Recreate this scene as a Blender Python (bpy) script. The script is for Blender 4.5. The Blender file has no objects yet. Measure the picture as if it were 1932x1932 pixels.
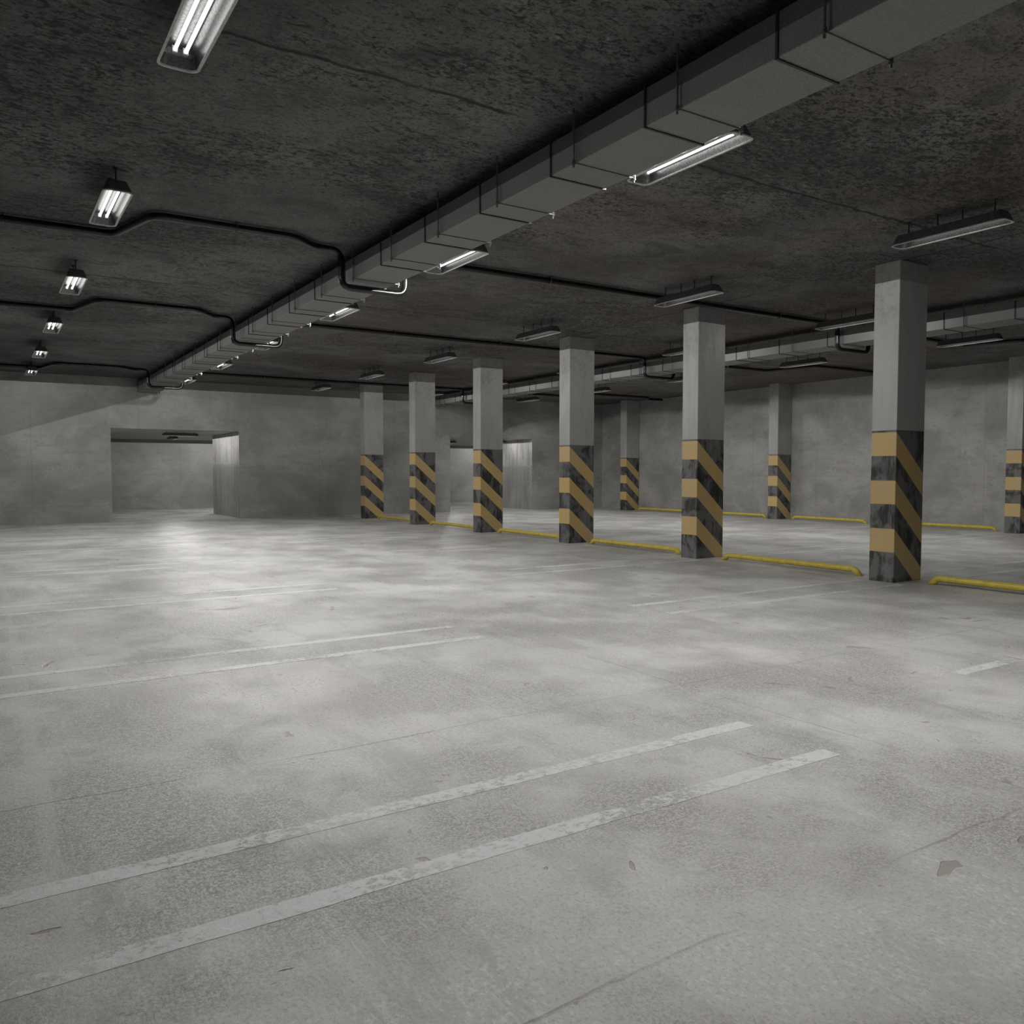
import bpy, math, random
from mathutils import Vector, Matrix
random.seed(7)
sc = bpy.context.scene
COL = sc.collection
PI = math.pi

# ------------------------------------------------------------------ dimensions
CEIL = 3.47                       # underside of the slab
RIM = 3.27                        # lower rim of the hung lamps
Y_BACK, X_RIGHT, X_LEFT, Y_FRONT = 21.87, 17.64, -3.6, -3.4
PX0, PWX, PWY, PY0, DY = 8.300, 0.5206, 0.2965, 5.2636, 2.9463
HAZ = 1.656
QX0 = 17.11
LAMP_X = [0.89, 3.99, 7.15, 10.25, 13.35]
LAMP_Y = [4.08 + 3.18 * k for k in range(6)]

# ------------------------------------------------------------------ node helper
class NT:
    def __init__(s, name):
        s.m = bpy.data.materials.new(name); s.m.use_nodes = True
        s.t = s.m.node_tree; s.t.nodes.clear()
        s.out = s.n('ShaderNodeOutputMaterial'); s._p = None
    def n(s, typ, **kw):
        nd = s.t.nodes.new(typ)
        for k, v in kw.items(): setattr(nd, k, v)
        return nd
    def set(s, sock, v):
        if isinstance(v, bpy.types.NodeSocket): s.t.links.new(v, sock)
        elif isinstance(v, (tuple, list)) and len(v) == 3 and sock.type == 'RGBA': sock.default_value = (*v, 1)
        else: sock.default_value = v
    def pos(s):
        if s._p is None: s._p = s.n('ShaderNodeNewGeometry').outputs['Position']
        return s._p
    def normal(s): return s.n('ShaderNodeNewGeometry').outputs['Normal']
    def sep(s, v):
        nd = s.n('ShaderNodeSeparateXYZ'); s.set(nd.inputs[0], v); return nd.outputs
    def scaled(s, sx, sy, sz, off=(0, 0, 0)):
        nd = s.n('ShaderNodeMapping'); s.set(nd.inputs['Vector'], s.pos())
        nd.inputs['Scale'].default_value = (sx, sy, sz); nd.inputs['Location'].default_value = off
        return nd.outputs[0]
    def noise(s, vec, scale=1, detail=4, rough=.55, dist=0):
        nd = s.n('ShaderNodeTexNoise'); s.set(nd.inputs['Vector'], vec)
        nd.inputs['Scale'].default_value = scale; nd.inputs['Detail'].default_value = detail
        nd.inputs['Roughness'].default_value = rough; nd.inputs['Distortion'].default_value = dist
        return nd.outputs['Fac']
    def math(s, op, a, b=0.0, c=0.0, clamp=False):
        nd = s.n('ShaderNodeMath', operation=op); nd.use_clamp = clamp
        s.set(nd.inputs[0], a); s.set(nd.inputs[1], b)
        if len(nd.inputs) > 2: s.set(nd.inputs[2], c)
        return nd.outputs[0]
    def step(s, v, a, b, lo=0.0, hi=1.0):
        nd = s.n('ShaderNodeMapRange', interpolation_type='SMOOTHSTEP'); s.set(nd.inputs[0], v)
        nd.inputs[1].default_value = a; nd.inputs[2].default_value = b
        nd.inputs[3].default_value = lo; nd.inputs[4].default_value = hi
        return nd.outputs[0]
    def mix(s, f, a, b, blend='MIX'):
        nd = s.n('ShaderNodeMix', data_type='RGBA', blend_type=blend)
        s.set(nd.inputs[0], f); s.set(nd.inputs[6], a); s.set(nd.inputs[7], b)
        return nd.outputs[2]
    def band(s, v, c, w, soft):       # 1 where |v-c|<w
        d = s.math('ABSOLUTE', s.math('SUBTRACT', v, c))
        return s.step(d, w, w + soft, 1, 0)
    def bsdf(s, col, rough=.5, metal=0.0, spec=.5, bump=None, bstr=.3, bdist=.01):
        b = s.n('ShaderNodeBsdfPrincipled')
        s.set(b.inputs['Base Color'], col); s.set(b.inputs['Roughness'], rough); s.set(b.inputs['Metallic'], metal)
        s.set(b.inputs['Specular IOR Level'], spec)
        if bump is not None:
            bp = s.n('ShaderNodeBump'); s.set(bp.inputs['Height'], bump)
            bp.inputs['Strength'].default_value = bstr; bp.inputs['Distance'].default_value = bdist
            s.t.links.new(bp.outputs[0], b.inputs['Normal'])
        s.b = b
        s.t.links.new(b.outputs[0], s.out.inputs[0])
        return s.m

def g(v, warm=0.0): return (v * (1 + warm), v * (1 + warm * .35), v * (1 - warm))

# ------------------------------------------------------------------ materials
def mat_floor(paint=False):
    t = NT('worn_white_road_paint' if paint else 'worn_polished_concrete'); p = t.pos(); X, Y, Z = t.sep(p)
    big = t.noise(t.scaled(.35, .28, 1), 1, 5, .6, .4)
    col = t.mix(t.step(big, .3, .7), g(.52, .02), g(.64, .012))
    st = t.noise(t.scaled(2.6, .45, 1, (3, 1, 0)), 1.3, 6, .65, .6)           # streaks along the lanes
    col = t.mix(t.step(st, .53, .66, 0, .40), col, g(.34, .03))
    st2 = t.noise(t.scaled(5.5, 1.1, 1, (9, 4, 0)), 1, 7, .7, .3)
    col = t.mix(t.step(st2, .55, .72, 0, .45), col, g(.62, .0))
    mid = t.noise(t.scaled(1.1, 1.1, 1, (5, 2, 0)), 1, 5, .6)
    fine = t.noise(t.scaled(42, 42, 1), 1, 6, .75)
    rub = t.math('MULTIPLY', t.step(mid, .42, .62), t.step(fine, .47, .57))
    fin2 = t.noise(t.scaled(120, 100, 1, (5, 1, 0)), 1, 5, .75)
    col = t.mix(t.math('MULTIPLY', rub, .58), col, g(.23, .04))
    col = t.mix(t.math('MULTIPLY', t.step(mid, .40, .60), t.step(fin2, .48, .56, 0, .8)), col, g(.20, .04))
    light = t.math('MULTIPLY', t.step(mid, .50, .36), t.step(t.noise(t.scaled(55, 32, 1, (2, 7, 0)), 1, 6, .78), .50, .60))
    col = t.mix(t.math('MULTIPLY', light, .8), col, g(.74, .0))
    grit = t.noise(t.scaled(85, 70, 1, (3, 3, 0)), 1, 4, .7)
    col = t.mix(t.step(grit, .52, .62, 0, .45), col, g(.27, .03))
    cloud = t.noise(t.scaled(2.8, 1.7, 1, (12, 3, 0)), 1, 8, .74, .8)
    col = t.mix(t.step(cloud, .50, .64, 0, .34), col, g(.34, .03))
    scr = t.noise(t.scaled(60, 5, 1, (2, 2, 0)), 1, 4, .7)
    col = t.mix(t.math('MULTIPLY', t.step(scr, .56, .66), t.step(st, .45, .6, 0, .5)), col, g(.66, 0))
    # stains and brown chips
    chip = t.noise(t.scaled(3.4, 3.4, 1, (1.7, 6.1, 0)), 1, 3, .5, 1.2)
    chm = t.step(chip, .70, .712)
    col = t.mix(t.math('MULTIPLY', chm, .55), col, (.24, .205, .175))
    ch2 = t.step(t.noise(t.scaled(14, 14, 1, (4, 4, 0)), 1, 2, .5, .6), .72, .74)
    col = t.mix(t.math('MULTIPLY', ch2, .5), col, (.20, .18, .16))
    # joints
    wob = t.math('MULTIPLY', t.math('SUBTRACT', t.noise(t.scaled(1.6, 1.6, 1), 1, 4), .5), .10)
    Xw = t.math('ADD', X, wob); Yw = t.math('ADD', Y, wob)
    fade = t.step(t.noise(t.scaled(.9, .9, 1, (8, 8, 0)), 1, 4), .36, .56)
    joint = None
    for axis, c in ((Yw, 1.45), (Yw, 3.37), (Xw, 3.30), (Xw, 1.72)):
        b = t.band(axis, c, .0015, .007)
        if c == 1.72: b = t.math('MULTIPLY', b, t.step(Y, 3.3, 3.5, .3, 0))
        if c == 3.30: b = t.math('MULTIPLY', t.math('MULTIPLY', b, t.step(Y, 1.6, 9.0, 1, .3)), t.step(Y, 1.3, 1.6, 0, 1))
        joint = b if joint is None else t.math('MAXIMUM', joint, b)
    jm = t.math('MULTIPLY', joint, fade)
    col = t.mix(t.math('MULTIPLY', jm, .40), col, g(.13, .05))
    seam = t.math('MULTIPLY', t.band(Xw, .15, .018, .02), t.step(fine, .3, .55))
    col = t.mix(t.math('MULTIPLY', seam, .45), col, g(.58, .02))
    ro = t.step(t.noise(t.scaled(.8, .6, 1, (6, 3, 0)), 1, 6, .65, .5), .35, .7, .29, .50)
    ro = t.math('ADD', ro, t.math('MULTIPLY', t.math('SUBTRACT', fine, .5), .55))
    ro = t.math('ADD', ro, t.step(cloud, .48, .62, 0, .12))
    h = t.math('ADD', t.math('MULTIPLY', fine, .25), t.math('MULTIPLY', mid, .6))
    if paint:
        a = t.noise(t.scaled(1.5, 1.5, 1, (2, 6, 0)), 1, 4, .6)
        f = t.noise(t.scaled(24, 34, 1, (1, 5, 0)), 1, 6, .8, .6)
        vis = t.step(t.math('ADD', t.math('MULTIPLY', a, 1.1), t.math('MULTIPLY', f, 1.3)), 1.10, 1.22, .05, .85)
        col = t.mix(vis, col, t.mix(t.step(f, .3, .7), (.66, .67, .685), (.78, .79, .805)))
    h = t.math('SUBTRACT', h, t.math('MULTIPLY', t.math('MAXIMUM', t.math('MULTIPLY', jm, .5), chm), .5))
    return t.bsdf(col, ro, spec=.5, bump=h, bstr=.6, bdist=.018)

def mat_wall(name, base, streak=False, seams=True):
    t = NT(name); p = t.pos(); X, Y, Z = t.sep(p)
    big = t.noise(t.scaled(.55, .55, .8), 1, 6, .62, .5)
    col = t.mix(t.step(big, .32, .68), g(base * .72, .012), g(base * 1.15, .03))
    hor = t.noise(t.scaled(1.2, 1.2, 7, (2, 3, 1)), 1, 6, .65, .3)
    col = t.mix(t.step(hor, .5, .72, 0, .35), col, g(base * .62, 0))
    if streak:
        ver = t.noise(t.scaled(11, 7, .7, (1, 1, 1)), 1, 6, .68, .2)
        col = t.mix(t.step(ver, .42, .66, 0, .75), col, g(base * .38, 0))
        low = t.step(t.math('ADD', Z, t.math('MULTIPLY', ver, .5)), 1.62, 1.68, 1, 0)
        col = t.mix(t.math('MULTIPLY', low, .6), col, g(base * .42, 0))
    green = t.noise(t.scaled(.8, .8, 1.0, (7, 2, 5)), 1, 5, .6)
    col = t.mix(t.step(green, .5, .66, 0, .42), col, (base * .55, base * .57, base * .51))
    spk = t.noise(t.scaled(9, 9, 14), 1, 7, .75, .3)
    col = t.mix(t.step(spk, .52, .68, 0, .4), col, g(base * .45, 0))
    eff = t.math('MULTIPLY', t.step(t.noise(t.scaled(.9, .9, .9, (4, 9, 3)), 1, 3), .56, .7), t.step(t.noise(t.scaled(16, 16, 16), 1, 6, .75), .5, .62))
    col = t.mix(t.math('MULTIPLY', eff, .35), col, g(base * 1.9, .01))
    if seams:
        sm = None
        for axis, c in ((X, .93), (X, 3.21), (X, 5.5), (X, 7.75), (X, 10.0), (X, 12.3), (X, 16.9), (Y, 15.37), (Y, 13.33), (Y, 11.3), (Y, 9.2)):
            b = t.band(axis, c, .003, .009); sm = b if sm is None else t.math('MAXIMUM', sm, b)
        sm = t.math('MAXIMUM', sm, t.band(Z, 1.11, .001, .006))
        nx = t.math('ABSOLUTE', t.sep(t.normal())[0])
        zz = t.math('MULTIPLY', t.band(Z, .40, .002, .008), t.math('SUBTRACT', 1.0, nx))
        sm = t.math('MAXIMUM', t.math('MULTIPLY', sm, .7), zz)
        col = t.mix(t.math('MULTIPLY', sm, .35), col, g(base * .35, 0))
    fine = t.noise(t.scaled(25, 25, 25), 1, 5, .7)
    ro = t.step(big, .3, .7, .42, .62)
    return t.bsdf(col, ro, spec=.45, bump=t.math('ADD', fine, t.math('MULTIPLY', big, 2)), bstr=.25, bdist=.008)

def mat_ceiling():
    t = NT('pitted_dark_concrete'); X, Y, Z = t.sep(t.pos())
    big = t.noise(t.scaled(.45, .45, 1), 1, 5, .6, .6)
    col = t.mix(t.step(big, .3, .7), g(.085, .02), g(.20, .02))
    brown = t.noise(t.scaled(.6, .5, 1, (3, 8, 0)), 1, 4)
    col = t.mix(t.math('MULTIPLY', t.step(brown, .42, .62, 0, .7), t.step(X, 3.0, 6.0)), col, (.115, .092, .072))
    f1 = t.noise(t.scaled(17, 30, 1), 1, 7, .74, .5)
    dens = t.step(t.noise(t.scaled(.55, .7, 1, (5, 5, 0)), 1, 3), .36, .62, .62, .50)
    pit = t.math('SUBTRACT', f1, dens)
    pm = t.step(pit, 0.0, .07)
    f2 = t.noise(t.scaled(40, 52, 1), 1, 5, .7)
    pm2 = t.math('MULTIPLY', t.step(f2, .50, .60), .75)
    col = t.mix(t.math('MULTIPLY', pm, .95), col, g(.02, .0))
    col = t.mix(pm2, col, g(.04, .0))
    lt = t.step(t.noise(t.scaled(20, 34, 1, (7, 1, 0)), 1, 7, .78, .3), .54, .68, 0, .75)
    col = t.mix(lt, col, g(.42, .01))
    mot = t.noise(t.scaled(2.2, 3.4, 1, (1, 9, 0)), 1, 7, .7, .7)
    col = t.mix(t.step(mot, .46, .64, 0, .6), col, g(.05, .02))
    wob = t.math('MULTIPLY', t.math('SUBTRACT', t.noise(t.scaled(2.2, 2.2, 1), 1, 5, .7), .5), .16)
    Xw = t.math('ADD', X, wob); Yw = t.math('ADD', Y, wob); jm = None
    for axis, c in ((Yw, 4.48), (Yw, 10.72), (Yw, 16.9), (Xw, 8.35), (Xw, 13.2)):
        b = t.band(axis, c, .006, .018); jm = b if jm is None else t.math('MAXIMUM', jm, b)
    jm = t.math('MULTIPLY', jm, t.step(t.noise(t.scaled(1.2, 1.2, 1, (2, 2, 0)), 1, 4), .38, .5))
    col = t.mix(t.math('MULTIPLY', jm, .9), col, g(.02, 0))
    hole = t.step(t.noise(t.scaled(2.8, 5.5, 1, (9, 3, 0)), 1, 2, .4, .5), .765, .785)
    col = t.mix(t.math('MULTIPLY', hole, .8), col, g(.04, .03))
    h = t.math('SUBTRACT', t.math('MULTIPLY', lt, .6), t.math('ADD', pm, t.math('ADD', jm, hole)))
    return t.bsdf(col, .75, spec=.25, bump=h, bstr=.6, bdist=.02)

def mat_column():
    t = NT('cast_column_concrete'); X, Y, Z = t.sep(t.pos())
    big = t.noise(t.scaled(1.8, 1.8, 1.0), 1, 6, .6, .4)
    ver = t.noise(t.scaled(12, 12, 1.4, (1, 2, 3)), 1, 6, .65)
    col = t.mix(t.step(big, .3, .7), g(.34, .01), g(.42, .02))
    col = t.mix(t.step(ver, .5, .75, 0, .35), col, g(.22, .01))
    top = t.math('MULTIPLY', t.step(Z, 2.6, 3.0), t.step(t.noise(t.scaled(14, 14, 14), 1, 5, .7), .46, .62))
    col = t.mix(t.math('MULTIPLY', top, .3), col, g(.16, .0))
    fine = t.noise(t.scaled(30, 30, 30), 1, 5, .7)
    return t.bsdf(col, t.step(ver, .3, .7, .38, .55), spec=.5, bump=fine, bstr=.2, bdist=.006)

def mat_hazard():
    t = NT('hazard_striped_paint')
    ob = t.n('ShaderNodeTexCoord').outputs['Object']; lx, ly, lz = t.sep(ob)
    # stripe phase: level on the narrow faces, falling to the right on the wide faces
    nrm = t.n('ShaderNodeTexCoord').outputs['Normal']
    ny = t.math('ABSOLUTE', t.sep(nrm)[1])
    ph = t.math('ADD', lz, t.math('MULTIPLY', t.math('MULTIPLY', t.math('ADD', lx, PWX / 2), .87), ny))
    fr = t.math('FRACT', t.math('DIVIDE', t.math('SUBTRACT', ph, .326 - 5.25), .525))
    frac = .262 / .525
    yel = t.math('MULTIPLY', t.step(fr, 0, .012), t.step(fr, frac - .012, frac, 1, 0))
    inside = t.math('MULTIPLY', t.step(ph, .31, .32), t.step(ph, 1.646, 1.649, 1, 0))
    yel = t.math('MULTIPLY', yel, inside)
    big = t.noise(t.scaled(4, 4, 3), 1, 6, .62, .5)
    ver = t.noise(t.scaled(22, 22, 3.2, (4, 4, 4)), 1, 6, .65, .3)
    y = t.mix(t.step(big, .35, .65), (.58, .405, .155), (.54, .40, .21))
    y = t.mix(t.step(ver, .5, .75, 0, .35), y, (.44, .36, .27))
    b = t.mix(t.step(big, .42, .55), g(.03, .06), g(.14, .0))
    b = t.mix(t.step(ver, .45, .7, 0, .7), b, g(.20, .01))
    col = t.mix(yel, b, y)
    return t.bsdf(col, t.step(ver, .3, .7, .38, .55), spec=.4, bump=big, bstr=.15, bdist=.005)

def mat_yellow_rail():
    t = NT('scuffed_yellow_paint')
    n1 = t.noise(t.scaled(16, 16, 16), 1, 5, .65, .3); n2 = t.noise(t.scaled(60, 9, 60), 1, 5, .7)
    col = t.mix(t.step(n1, .35, .65), (.52, .40, .055), (.68, .55, .10))
    col = t.mix(t.step(n1, .60, .75, 0, .7), col, (.20, .14, .05))
    col = t.mix(t.step(n2, .52, .66, 0, .55), col, (.36, .26, .07))
    return t.bsdf(col, t.step(n2, .3, .7, .3, .5), spec=.5, bump=n2, bstr=.25, bdist=.004)

def mat_duct():
    t = NT('galvanised_duct_sheet')
    n = t.noise(t.scaled(70, 70, 70), 1, 4, .7); b = t.noise(t.scaled(1.5, 1.5, 1.5), 1, 4)
    col = t.mix(t.step(n, .35, .65), g(.17, .01), g(.22, .01)); col = t.mix(t.step(b, .4, .7, 0, .3), col, g(.15, .02))
    return t.bsdf(col, .55, metal=.25, spec=.5, bump=n, bstr=.08, bdist=.003)

def plain(name, c, rough=.5, metal=0, spec=.5, ns=30, var=.2):
    t = NT(name); n = t.noise(t.scaled(ns, ns, ns), 1, 4, .6)
    col = t.mix(t.step(n, .3, .7), tuple(v * (1 - var) for v in c), tuple(v * (1 + var) for v in c))
    return t.bsdf(col, rough, metal=metal, spec=spec)

def mat_emit(name, strength, c=(1, 1, 1)):
    t = NT(name); e = t.n('ShaderNodeEmission'); e.inputs[0].default_value = (*c, 1); e.inputs[1].default_value = strength
    t.t.links.new(e.outputs[0], t.out.inputs[0]); return t.m

M = dict(floor=mat_floor(), wall=mat_wall('stained_wall_concrete', .335), jamb=mat_wall('streaked_jamb_concrete', .50, True, False),
         ceil=mat_ceiling(), column=mat_column(), hazard=mat_hazard(), rail=mat_yellow_rail(), line=mat_floor(True), duct=mat_duct(),
         flange=plain('dark_flange_steel', g(.05), .5, .6), rod=plain('zinc_rod', g(.16), .5, .5),
         pipe=plain('dark_conduit_steel', g(.05), .27, .9, var=.1), clip=plain('conduit_clip', g(.12), .4, .8),
         house=plain('lamp_housing_plastic', g(.10), .45), refl=plain('lamp_reflector', g(.20), .30, .8, ns=90, var=.35),
         lip=plain('lamp_lip', g(.42), .35), sock=plain('tube_socket', g(.5), .4),
         tube=mat_emit('glowing_tube', 3.2, (1, .995, .97)))

# ------------------------------------------------------------------ mesh helper
class MB:
    def __init__(s): s.v = []; s.f = []; s.mi = []
    def add(s, vs, fs, mi=0):
        o = len(s.v); s.v += [tuple(v) for v in vs]; s.f += [tuple(i + o for i in f) for f in fs]; s.mi += [mi] * len(fs)
    def box(s, a, b, mi=0):
        (x0, y0, z0), (x1, y1, z1) = a, b
        s.add([(x0, y0, z0), (x1, y0, z0), (x1, y1, z0), (x0, y1, z0), (x0, y0, z1), (x1, y0, z1), (x1, y1, z1), (x0, y1, z1)],
              [(0, 3, 2, 1), (4, 5, 6, 7), (0, 1, 5, 4), (1, 2, 6, 5), (2, 3, 7, 6), (3, 0, 4, 7)], mi)
    def tube(s, pts, r, n=12, mi=0, caps=True):
        pts = [Vector(p) for p in pts]; rings = []; up = None
        for i, p in enumerate(pts):
            d = (pts[min(i + 1, len(pts) - 1)] - pts[max(i - 1, 0)]).normalized()
            if up is None:
                up = Vector((0, 0, 1)) if abs(d.z) < .9 else Vector((1, 0, 0))
            side = d.cross(up).normalized(); up = side.cross(d).normalized()
            rings.append([p + (side * math.cos(a) + up * math.sin(a)) * r for a in [2 * PI * k / n for k in range(n)]])
        vs = [v for rg in rings for v in rg]; fs = []
        for i in range(len(pts) - 1):
            for k in range(n):
                a = i * n + k; b = i * n + (k + 1) % n; fs.append((a, b, b + n, a + n))
        if caps: fs.append(tuple(range(n - 1, -1, -1))); fs.append(tuple((len(pts) - 1) * n + k for k in range(n)))
        s.add(vs, fs, mi)
    def build(s, name, mats, parent=None, smooth=False, loc=(0, 0, 0)):
        me = bpy.data.meshes.new(name); me.from_pydata(s.v, [], s.f); me.update()
        for m in (mats if isinstance(mats, (list, tuple)) else [mats]): me.materials.append(m)
        if any(s.mi): me.polygons.foreach_set('material_index', s.mi)
        if smooth:
            for p in me.polygons: p.use_smooth = len(p.vertices) == 4
        o = bpy.data.objects.new(name, me); COL.objects.link(o); o.location = loc
        if parent: o.parent = parent
        return o

def bevel(o, w=.006, seg=2):
    m = o.modifiers.new('edge', 'BEVEL'); m.width = w; m.segments = seg; m.limit_method = 'ANGLE'; return o

def fillet(pts, r, n=6):
    pts = [Vector(p) for p in pts]; out = [pts[0]]
    for i in range(1, len(pts) - 1):
        a, b, c = pts[i - 1], pts[i], pts[i + 1]; d1 = (a - b); d2 = (c - b)
        rr = min(r, d1.length * .49, d2.length * .49); p1 = b + d1.normalized() * rr; p2 = b + d2.normalized() * rr
        for k in range(n + 1):
            u = k / n; out.append(p1 * (1 - u) ** 2 + b * 2 * u * (1 - u) + p2 * u * u)
    out.append(pts[-1]); return out

def tag(o, label, cat, group=None):
    o['label'] = label; o['category'] = cat
    if group: o['group'] = group
    return o
def struct(o): o['kind'] = 'structure'; return o
def empty(name, loc, rz=0):
    o = bpy.data.objects.new(name, None); COL.objects.link(o); o.location = loc; o.rotation_euler = (0, 0, rz)
    o.empty_display_size = .1; return o
def copy_tree(o, parent=None):
    c = o.copy(); COL.objects.link(c)
    if parent: c.parent = parent
    for ch in list(o.children): copy_tree(ch, c)
    return c

# ------------------------------------------------------------------ the setting
D1, D2 = (2.59, 5.60), (11.81, 14.78)
DOOR_H, Y_PASS, Y_FAR = 2.26, 24.8, 29.0
XL, XR = X_LEFT, 19.5
b = MB(); b.box((XL - .3, Y_FRONT - .3, -.3), (XR + .3, Y_FAR + .3, 0)); struct(b.build('floor', M['floor']))
b = MB(); b.box((XL - .3, Y_FRONT - .3, CEIL), (X_RIGHT + .3, Y_BACK, CEIL + .3)); struct(b.build('ceiling', M['ceil']))
b = MB(); b.box((XL - .3, Y_FRONT - .3, 0), (XL, Y_BACK, CEIL)); struct(b.build('wall_left', M['wall']))
b = MB(); b.box((XL, Y_FRONT - .3, 0), (X_RIGHT, Y_FRONT, CEIL)); struct(b.build('wall_front', M['wall']))
b = MB(); b.box((X_RIGHT, Y_FRONT - .3, 0), (X_RIGHT + .3, Y_BACK, CEIL)); struct(b.build('wall_right', M['wall']))
# back wall: thick, with two wide openings; jamb faces carry the streaked concrete
b = MB()
def pier(x0, x1):
    b.box((x0, Y_BACK, 0), (x1, Y_PASS, CEIL), 0)
    n = len(b.mi); b.mi[n - 3] = 1; b.mi[n - 1] = 1          # +x and -x faces
pier(XL, D1[0]); pier(D1[1], D2[0]); pier(D2[1], XR)
for d in (D1, D2): b.box((d[0], Y_BACK, DOOR_H), (d[1], Y_PASS, CEIL), 0)
struct(b.build('wall_back', [M['wall'], M['jamb']]))
b = MB(); b.box((XL, Y_PASS, DOOR_H), (XR, Y_FAR, DOOR_H + .3)); o = struct(b.build('ceiling_corridor', M['wall']))
b = MB(); b.box((XL, Y_FAR, 0), (XR, Y_FAR + .3, DOOR_H + .3)); b.box((XL - .3, Y_PASS, 0), (XL, Y_FAR + .3, DOOR_H + .3)); b.box((XR, Y_PASS, 0), (XR + .3, Y_FAR + .3, DOOR_H + .3))
struct(b.build('wall_corridor', M['wall']))

# ------------------------------------------------------------------ columns
def make_column():
    r = empty('concrete_column', (0, 0, 0))
    hx, hy = PWX / 2, PWY / 2
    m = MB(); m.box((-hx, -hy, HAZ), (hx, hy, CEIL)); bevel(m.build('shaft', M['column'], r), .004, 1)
    m = MB(); m.box((-hx, -hy, 0), (hx, hy, HAZ)); o = bevel(m.build('hazard_band', M['hazard'], r), .004, 1)
    o['label'] = 'lower part of the column painted with yellow and black stripes'
    return r
CO = 'striped concrete column, '
c0 = make_column()
rowP = ['nearest and largest, just left of the near bar at the right edge', 'second nearest of the front row, between the two longest yellow bars in view',
        'third of the front row counting from the nearest, in front of the dark back corner', 'fourth of the front row, in front of the right doorway',
        'fifth of the front row, second from its far end', 'farthest of the front row, closest to the back wall']
first = True
for i in range(6):
    c = c0 if first else copy_tree(c0); first = False
    c.location = (PX0 + PWX / 2, PY0 + i * DY + PWY / 2, 0)
    tag(c, CO + rowP[i], 'column', 'columns of the front row')
for i, l in ((1, 'half cut off by the right edge of the photo, against the right wall'), (3, 'standing alone against the right wall between the two nearest front columns'),
             (5, 'slim and far away against the right wall near the back corner')):
    c = copy_tree(c0); c.location = (QX0 + PWX / 2, PY0 + i * DY + PWY / 2, 0)
    tag(c, CO + l, 'column', 'columns against the right wall')

# ------------------------------------------------------------------ wheel stops
def make_stop():
    r = .036; h = 1.03; z = .068
    pts = fillet([(0, -h - .01, 0), (0, -h + .05, z), (0, h - .05, z), (0, h + .01, 0)], .075, 8)
    m = MB(); m.tube(pts, r, 16)
    for e, nb in ((0, 1), (len(pts) - 1, len(pts) - 2)):            # cut both ends flat on the floor
        d = (pts[e] - pts[nb]).normalized()
        for k in range(16):
            p = Vector(m.v[e * 16 + k]); p += d * (-p.z / d.z); m.v[e * 16 + k] = tuple(p)
    return m.build('wheel_stop', M['rail'], smooth=True)
ST = 'scuffed yellow wheel stop '
s0 = make_stop()
lp = ['in the nearest bay, cut off by the right edge', 'between the nearest and second nearest front columns', 'between the second and third front columns',
      'between the third and fourth front columns', 'between the fourth and fifth front columns', 'between the fifth and the farthest front columns']
for n, k in enumerate(range(-1, 5)):
    s = s0 if n == 0 else copy_tree(s0); s.location = (PX0 + .25, PY0 + PWY / 2 + (k + .5) * DY, 0)
    tag(s, ST + lp[n], 'wheel stop', 'wheel stops of the front column row')
for k, l in ((1, 'by the right wall, seen just right of the nearest column'), (2, 'by the right wall, right of the lone wall column'),
             (3, 'by the right wall, ending left of the lone wall column'), (4, 'by the right wall, starting at the farthest wall column')):
    s = copy_tree(s0); s.location = (QX0 + .27, PY0 + PWY / 2 + (k + .5) * DY, 0)
    tag(s, ST + l, 'wheel stop', 'wheel stops along the right wall')

# ------------------------------------------------------------------ bay lines
ORD = ['nearest', 'second nearest', 'third nearest', 'fourth nearest', 'fifth nearest', 'sixth nearest', 'seventh nearest']
def bay_line(x0, x1, yc, w, label, group):
    n = max(2, int((x1 - x0) / .12)); vs = []; fs = []
    for i in range(n + 1):
        x = (x1 - x0) * i / n; a = -w / 2 + random.uniform(-.003, .003); b_ = w / 2 + random.uniform(-.003, .003)
        vs += [(x, a, .0002), (x, b_, .0002), (x, a, .0009), (x, b_, .0009)]
        if i < n:
            k = 4 * i; c = k + 4
            fs += [(k + 2, c + 2, c + 3, k + 3), (k, k + 1, c + 1, c), (k, c, c + 2, k + 2), (k + 1, k + 3, c + 3, c + 1)]
    fs += [(0, 2, 3, 1), (4 * n, 4 * n + 1, 4 * n + 3, 4 * n + 2)]
    m = MB(); m.add(vs, fs); o = m.build('bay_line', M['line'], loc=(x0, yc, 0))
    tag(o, label, 'parking line', group); return o
W = .088
for k in range(7):
    for side, y in (('nearer', 2.195 + DY * k), ('farther', 2.665 + DY * k)):
        if y > 20.5: continue
        bay_line(-2.6, 3.04, y, W, 'worn white bay line left of the lane, %s stripe of the %s pair' % (side, ORD[k]), 'bay lines left of the driving lane')
        if not (k == 0 and side == 'nearer'):
            bay_line(4.87, 8.25, y, W, 'worn bay line in front of the front columns, %s stripe of the %s pair' % (side, ORD[k]), 'bay lines in front of the front columns')
        if k > 0:
            bay_line(8.9, 12.12, y, W, 'worn bay line behind the front columns, %s stripe of the %s pair' % (side, ORD[k - 1]), 'bay lines behind the front columns')
        if k > 1:
            bay_line(13.9, 17.05, y, W, 'worn bay line ending at the right wall, %s stripe of the %s pair' % (side, ORD[k - 2]), 'bay lines by the right wall')

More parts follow.
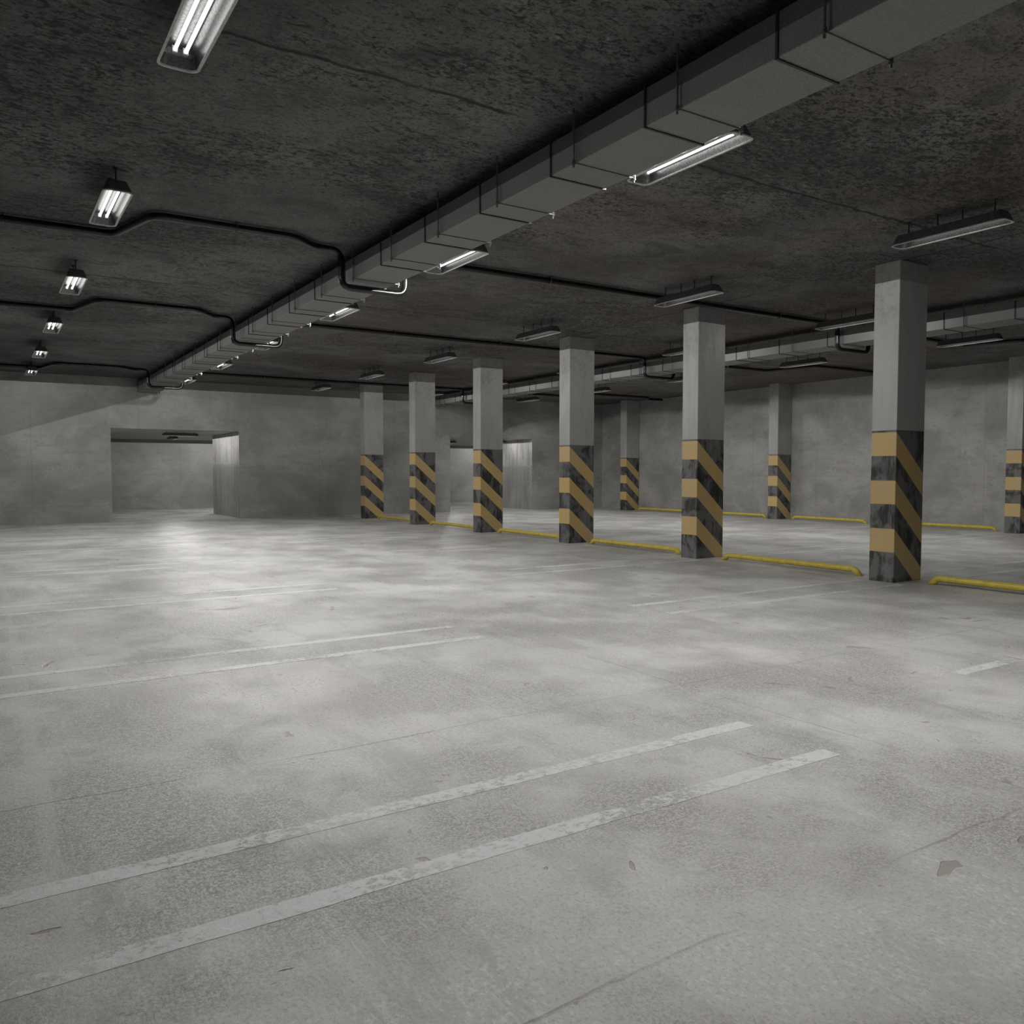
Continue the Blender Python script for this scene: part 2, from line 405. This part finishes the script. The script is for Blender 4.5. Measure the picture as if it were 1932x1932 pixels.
# ------------------------------------------------------------------ ducts
ZB, ZT = 3.14, 3.355
def duct(x0, x1, label):
    r = empty('ventilation_duct', (0, 0, 0)); tag(r, label, 'air duct')
    m = MB(); m.box((x0, Y_FRONT, ZB), (x1, Y_BACK, ZT)); bevel(m.build('duct_body', M['duct'], r), .006, 2)
    y = 2.665 - .915 * 6
    while y < Y_BACK - .1:
        m = MB(); e = .007; w = .007
        m.box((x0 - e, y - w, ZB - e), (x1 + e, y + w, ZB)); m.box((x0 - e, y - w, ZT), (x1 + e, y + w, ZT + e))
        m.box((x0 - e, y - w, ZB), (x0, y + w, ZT)); m.box((x1, y - w, ZB), (x1 + e, y + w, ZT))
        m.build('joint_flange', M['flange'], r); y += .915
    y = 2.39 - .915 * 6
    while y < Y_BACK - .1:
        m = MB()
        m.box((x0 - .035, y - .004, ZB - .006), (x1 + .035, y + .004, ZB))
        for x in (x0 - .022, x1 + .022):
            m.tube([(x, y, ZB - .035), (x, y, CEIL)], .007, 8)
            m.tube([(x, y, ZB - .016), (x, y, ZB - .004)], .014, 6)
            m.tube([(x, y, ZB + .002), (x, y, ZB + .012)], .013, 6)
        m.build('hanger', M['rod'], r); y += .915
    return r
duct(3.185, 3.635, 'long grey rectangular duct hung under the ceiling, crossing from upper right to left')
duct(11.0, 11.475, 'second rectangular duct farther away, passing behind the front columns')

# ------------------------------------------------------------------ conduits
def conduit(a, mid, c, rgt, beyond, ret, label, ra=.033, skew=0):
    zc = CEIL - ra - .012; zl = 3.065
    pts = [(XL + .05, a, zc), (1.08, a - .02, zc), (1.30, mid, zc), (2.55, mid - .01, zc), (2.82, c, zc), (3.085, c, zc), (3.085, c, zl), (3.79, c, zl), (3.79, c, zc),
           (4.6, rgt, zc), (10.7, rgt, zc), (10.93, rgt, zc), (10.93, rgt, zl), (11.70, rgt, zl), (11.70, rgt, zc), (14.55, rgt + .05, zc), (14.78, beyond, zc), (16.75, beyond, zc), (17.0, ret, zc), (X_RIGHT - .01, ret, zc)]
    r = empty('conduit', (0, 0, 0)); tag(r, label, 'pipe')
    m = MB(); m.tube(fillet(pts, .11, 7), ra, 14); m.build('pipe_run', M['pipe'], r, smooth=True)
    for x, y in ((-1.5, a), (.2, a), (2.0, mid), (5.6, rgt), (7.6, rgt), (9.6, rgt), (12.9, rgt), (15.9, beyond)):
        m = MB(); m.box((x - .012, y - .055, CEIL - .007), (x + .012, y + .055, CEIL - .001))
        ring = [(x, y + math.cos(t_) * (ra + .004), zc + math.sin(t_) * (ra + .004)) for t_ in [PI * 2 * i / 16 for i in range(17)]]
        m.tube(ring, .006, 6, caps=False); m.build('pipe_clip', M['clip'], r)
    return r
conduit(8.62, 7.78, 8.0, 7.93, 7.12, 7.3, 'nearest of the three dark pipes, dipping under the duct at mid height')
conduit(12.88, 11.95, 12.3, 12.25, 11.2, 11.45, 'second dark pipe, crossing the ceiling between the other two')
conduit(20.25, 19.3, 19.55, 19.5, 18.6, 18.95, 'farthest dark pipe, close to the back wall')

# ------------------------------------------------------------------ lamps
def rrect(w, l, ch, n=4):
    out = []
    for cx, cy, a0 in ((w - ch, l - ch, 0), (-w + ch, l - ch, 90), (-w + ch, -l + ch, 180), (w - ch, -l + ch, 270)):
        for k in range(n + 1):
            a = math.radians(a0 + 90 * k / n); out.append((cx + ch * math.cos(a), cy + ch * math.sin(a)))
    return out
def make_lamp(L=.5, top=CEIL, rim=RIM, W=.098, rods=(-.38, -.11, .11, .38), hh=.088):
    """origin at the ceiling point above the lamp; tubes along local y"""
    r = empty('fluorescent_lamp', (0, 0, 0)); z0 = rim - top; z1 = z0 + hh
    def loft(secs, flip=False, cap=True):
        m = MB(); n = None; vs = []; fs = []
        for (w, l, ch, z) in secs:
            o = rrect(w, l, ch); n = len(o); vs += [(x, y, z) for x, y in o]
        for i in range(len(secs) - 1):
            for k in range(n):
                a = i * n + k; b_ = i * n + (k + 1) % n; f = (a, b_, b_ + n, a + n); fs.append(f[::-1] if flip else f)
        if cap:
            f = tuple((len(secs) - 1) * n + k for k in range(n)); fs.append(f[::-1] if flip else f)
        m.add(vs, fs); return m
    loft([(W, L, .045, z0), (W, L, .045, z0 + .012), (W * .82, L - .02, .04, z0 + .06), (W * .70, L - .035, .035, z1)]).build('housing', M['house'], r, smooth=False)
    loft([(W - .006, L - .006, .04, z0 + .001), (W * .80, L - .03, .035, z0 + .055), (W * .58, L - .05, .03, z0 + .078)], True).build('reflector', M['refl'], r)
    m = MB(); a = rrect(W + .006, L + .006, .05); b_ = rrect(W - .008, L - .008, .04); n = len(a)
    vs = [(x, y, z0 - .004) for x, y in a] + [(x, y, z0 - .004) for x, y in b_] + [(x, y, z0 + .004) for x, y in a] + [(x, y, z0 + .004) for x, y in b_]
    fs = []
    for k in range(n):
        j = (k + 1) % n; fs += [(k, n + k, n + j, j), (2 * n + k, 2 * n + j, 3 * n + j, 3 * n + k), (k, j, 2 * n + j, 2 * n + k), (n + k, 3 * n + k, 3 * n + j, n + j)]
    m.add(vs, fs); m.build('rim', M['lip'], r)
    zt = z0 + .050
    for x in (-.026, .026):
        m = MB(); m.tube([(x, -L + .10, zt), (x, L - .10, zt)], .0095, 8); t = m.build('tube', M['tube'], r, smooth=True)
        for s in (-1, 1):
            m = MB(); m.box((x - .013, s * (L - .10) - (.0 if s > 0 else .016), zt - .012), (x + .013, s * (L - .10) + (.016 if s > 0 else 0), zt + .018))
            m.build('tube_socket', M['sock'], r)
    for y in rods:
        m = MB(); m.tube([(0, y * L / .5, z1 - .004), (0, y * L / .5, 0)], .0055, 8); m.tube([(0, y * L / .5, -.008), (0, y * L / .5, 0)], .02, 10); m.build('hanger_rod', M['flange'], r)
    return r
lamp0 = make_lamp()
rows = ['leftmost row of bright lamps', 'row of lit lamps running beside the near duct', 'row of lamps in front of the front columns', 'row of lamps in front of the far duct', 'row of lamps beyond the far duct']
ORL = ['nearest', 'second', 'third', 'fourth', 'fifth', 'farthest']
first = True
for r_, X in enumerate(LAMP_X):
    for k, Y in enumerate(LAMP_Y):
        if r_ >= 3 and k == 0: continue
        l = lamp0 if first else copy_tree(lamp0); first = False
        l.location = (X, Y, CEIL)
        tag(l, 'hanging twin-tube fluorescent lamp, %s in the %s' % (ORL[k] if r_ < 3 or k == 5 else ORL[k - 1], rows[r_]), 'ceiling lamp', rows[r_])
# corridor lamps behind the openings
small = make_lamp(L=.46, top=DOOR_H, rim=DOOR_H - .10, W=.085, hh=.062)
small.location = (4.42, 23.15, DOOR_H); small.rotation_euler = (0, 0, PI / 2)
tag(small, 'dark lamp housing seen side-on inside the left opening', 'ceiling lamp', 'lamps in the passage behind the openings')
for x, y, rz, l in ((4.66, 25.6, 0, 'lamp end showing two tiny bright tubes, deeper inside the left opening'), (6.6, 26.9, 0, 'lamp in the passage hidden behind the right jamb of the left opening'),
                    (13.06, 24.3, 0, 'lamp with a bright white tube end, inside the top left corner of the right opening'), (14.0, 22.9, PI / 2, 'lamp housing seen side-on inside the right opening')):
    s = copy_tree(small); s.location = (x, y, DOOR_H); s.rotation_euler = (0, 0, rz)
    tag(s, l, 'ceiling lamp', 'lamps in the passage behind the openings')

# ------------------------------------------------------------------ light given by the tubes, plus added spots without fixtures
def spot_lights(x, y, z, power, along='y', n=3, cone=180, blend=0.0, tilt=0):
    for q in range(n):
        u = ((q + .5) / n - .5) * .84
        ld = bpy.data.lights.new('tube_or_added_light', 'SPOT'); ld.energy = power / n; ld.color = (1, .985, .955); ld.shadow_soft_size = 0
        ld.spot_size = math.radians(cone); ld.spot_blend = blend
        o = bpy.data.objects.new('tube_or_added_light', ld); COL.objects.link(o); o.rotation_euler = (0, -math.radians(tilt), 0)
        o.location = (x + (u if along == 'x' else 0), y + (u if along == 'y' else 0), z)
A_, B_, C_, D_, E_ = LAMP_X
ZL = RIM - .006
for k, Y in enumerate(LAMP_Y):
    spot_lights(A_, Y, ZL, (16, 17, 22, 34, 44, 26)[k])
    spot_lights(A_, Y, ZL, (22, 24, 32, 30, 24, 16)[k], n=2, cone=130, blend=.5)
    spot_lights(B_, Y, ZL, 98 * (1, 1, 1, 1.05, 1.35, .05)[k])
    if k < 5: spot_lights(B_, Y, ZL, 110, n=2, cone=130, blend=.5)
    if k: spot_lights(D_, Y, ZL, 70, n=2, cone=120, blend=.4, tilt=22)
    if k: spot_lights(D_, Y, ZL, 15)
    if k: spot_lights(E_, Y, ZL, (78, 78, 78, 86, 100, 60)[k], n=2, cone=128, blend=.1, tilt=26)
    if k: spot_lights(E_, Y, ZL, 50, n=2, cone=120, blend=.5)
for X, p in ((B_, 170), (C_, 110)):  # added spots with no lamp fixture, brighten the foreground floor
    spot_lights(X, LAMP_Y[0] - 3.18, ZL, p, n=2, cone=125, blend=.5)
for x, y, al, p in ((4.42, 23.15, 'x', 40), (4.66, 25.6, 'y', 30), (6.6, 26.9, 'y', 90), (13.06, 24.3, 'y', 40), (14.0, 22.9, 'x', 14), (17.6, 27.0, 'y', 110)):  # last entry: added light without fixture, brightens passage seen through right opening
    spot_lights(x, y, DOOR_H - .106, p, al, 2)

# ------------------------------------------------------------------ world, camera, view
w = bpy.data.worlds.new('dark'); sc.world = w; w.use_nodes = True
w.node_tree.nodes['Background'].inputs[0].default_value = (0, 0, 0, 1); w.node_tree.nodes['Background'].inputs[1].default_value = 0
yaw, pitch, roll = .570046, .0481449, .000262916
cy, sy, cp, sp = math.cos(yaw), math.sin(yaw), math.cos(pitch), math.sin(pitch)
fwd = Vector((sy * cp, cy * cp, -sp)); right = Vector((cy, -sy, 0)); up = right.cross(fwd)
r2 = right * math.cos(roll) + up * math.sin(roll); u2 = -right * math.sin(roll) + up * math.cos(roll)
cd = bpy.data.cameras.new('camera'); cam = bpy.data.objects.new('camera', cd); COL.objects.link(cam); sc.camera = cam
cam.matrix_world = Matrix(((r2.x, u2.x, -fwd.x, 0), (r2.y, u2.y, -fwd.y, 0), (r2.z, u2.z, -fwd.z, 1.2), (0, 0, 0, 1)))
cd.sensor_width = 36; cd.lens = 1553.93 / 1932 * 36; cd.clip_start = .05; cd.clip_end = 100
sc.view_settings.view_transform = 'Standard'; sc.view_settings.look = 'None'; sc.view_settings.gamma = 1
sc.view_settings.exposure = 0.0
sc.cycles.use_denoising = True
sc.cycles.max_bounces = 5; sc.cycles.diffuse_bounces = 3; sc.cycles.glossy_bounces = 2
sc.cycles.sample_clamp_indirect = 6
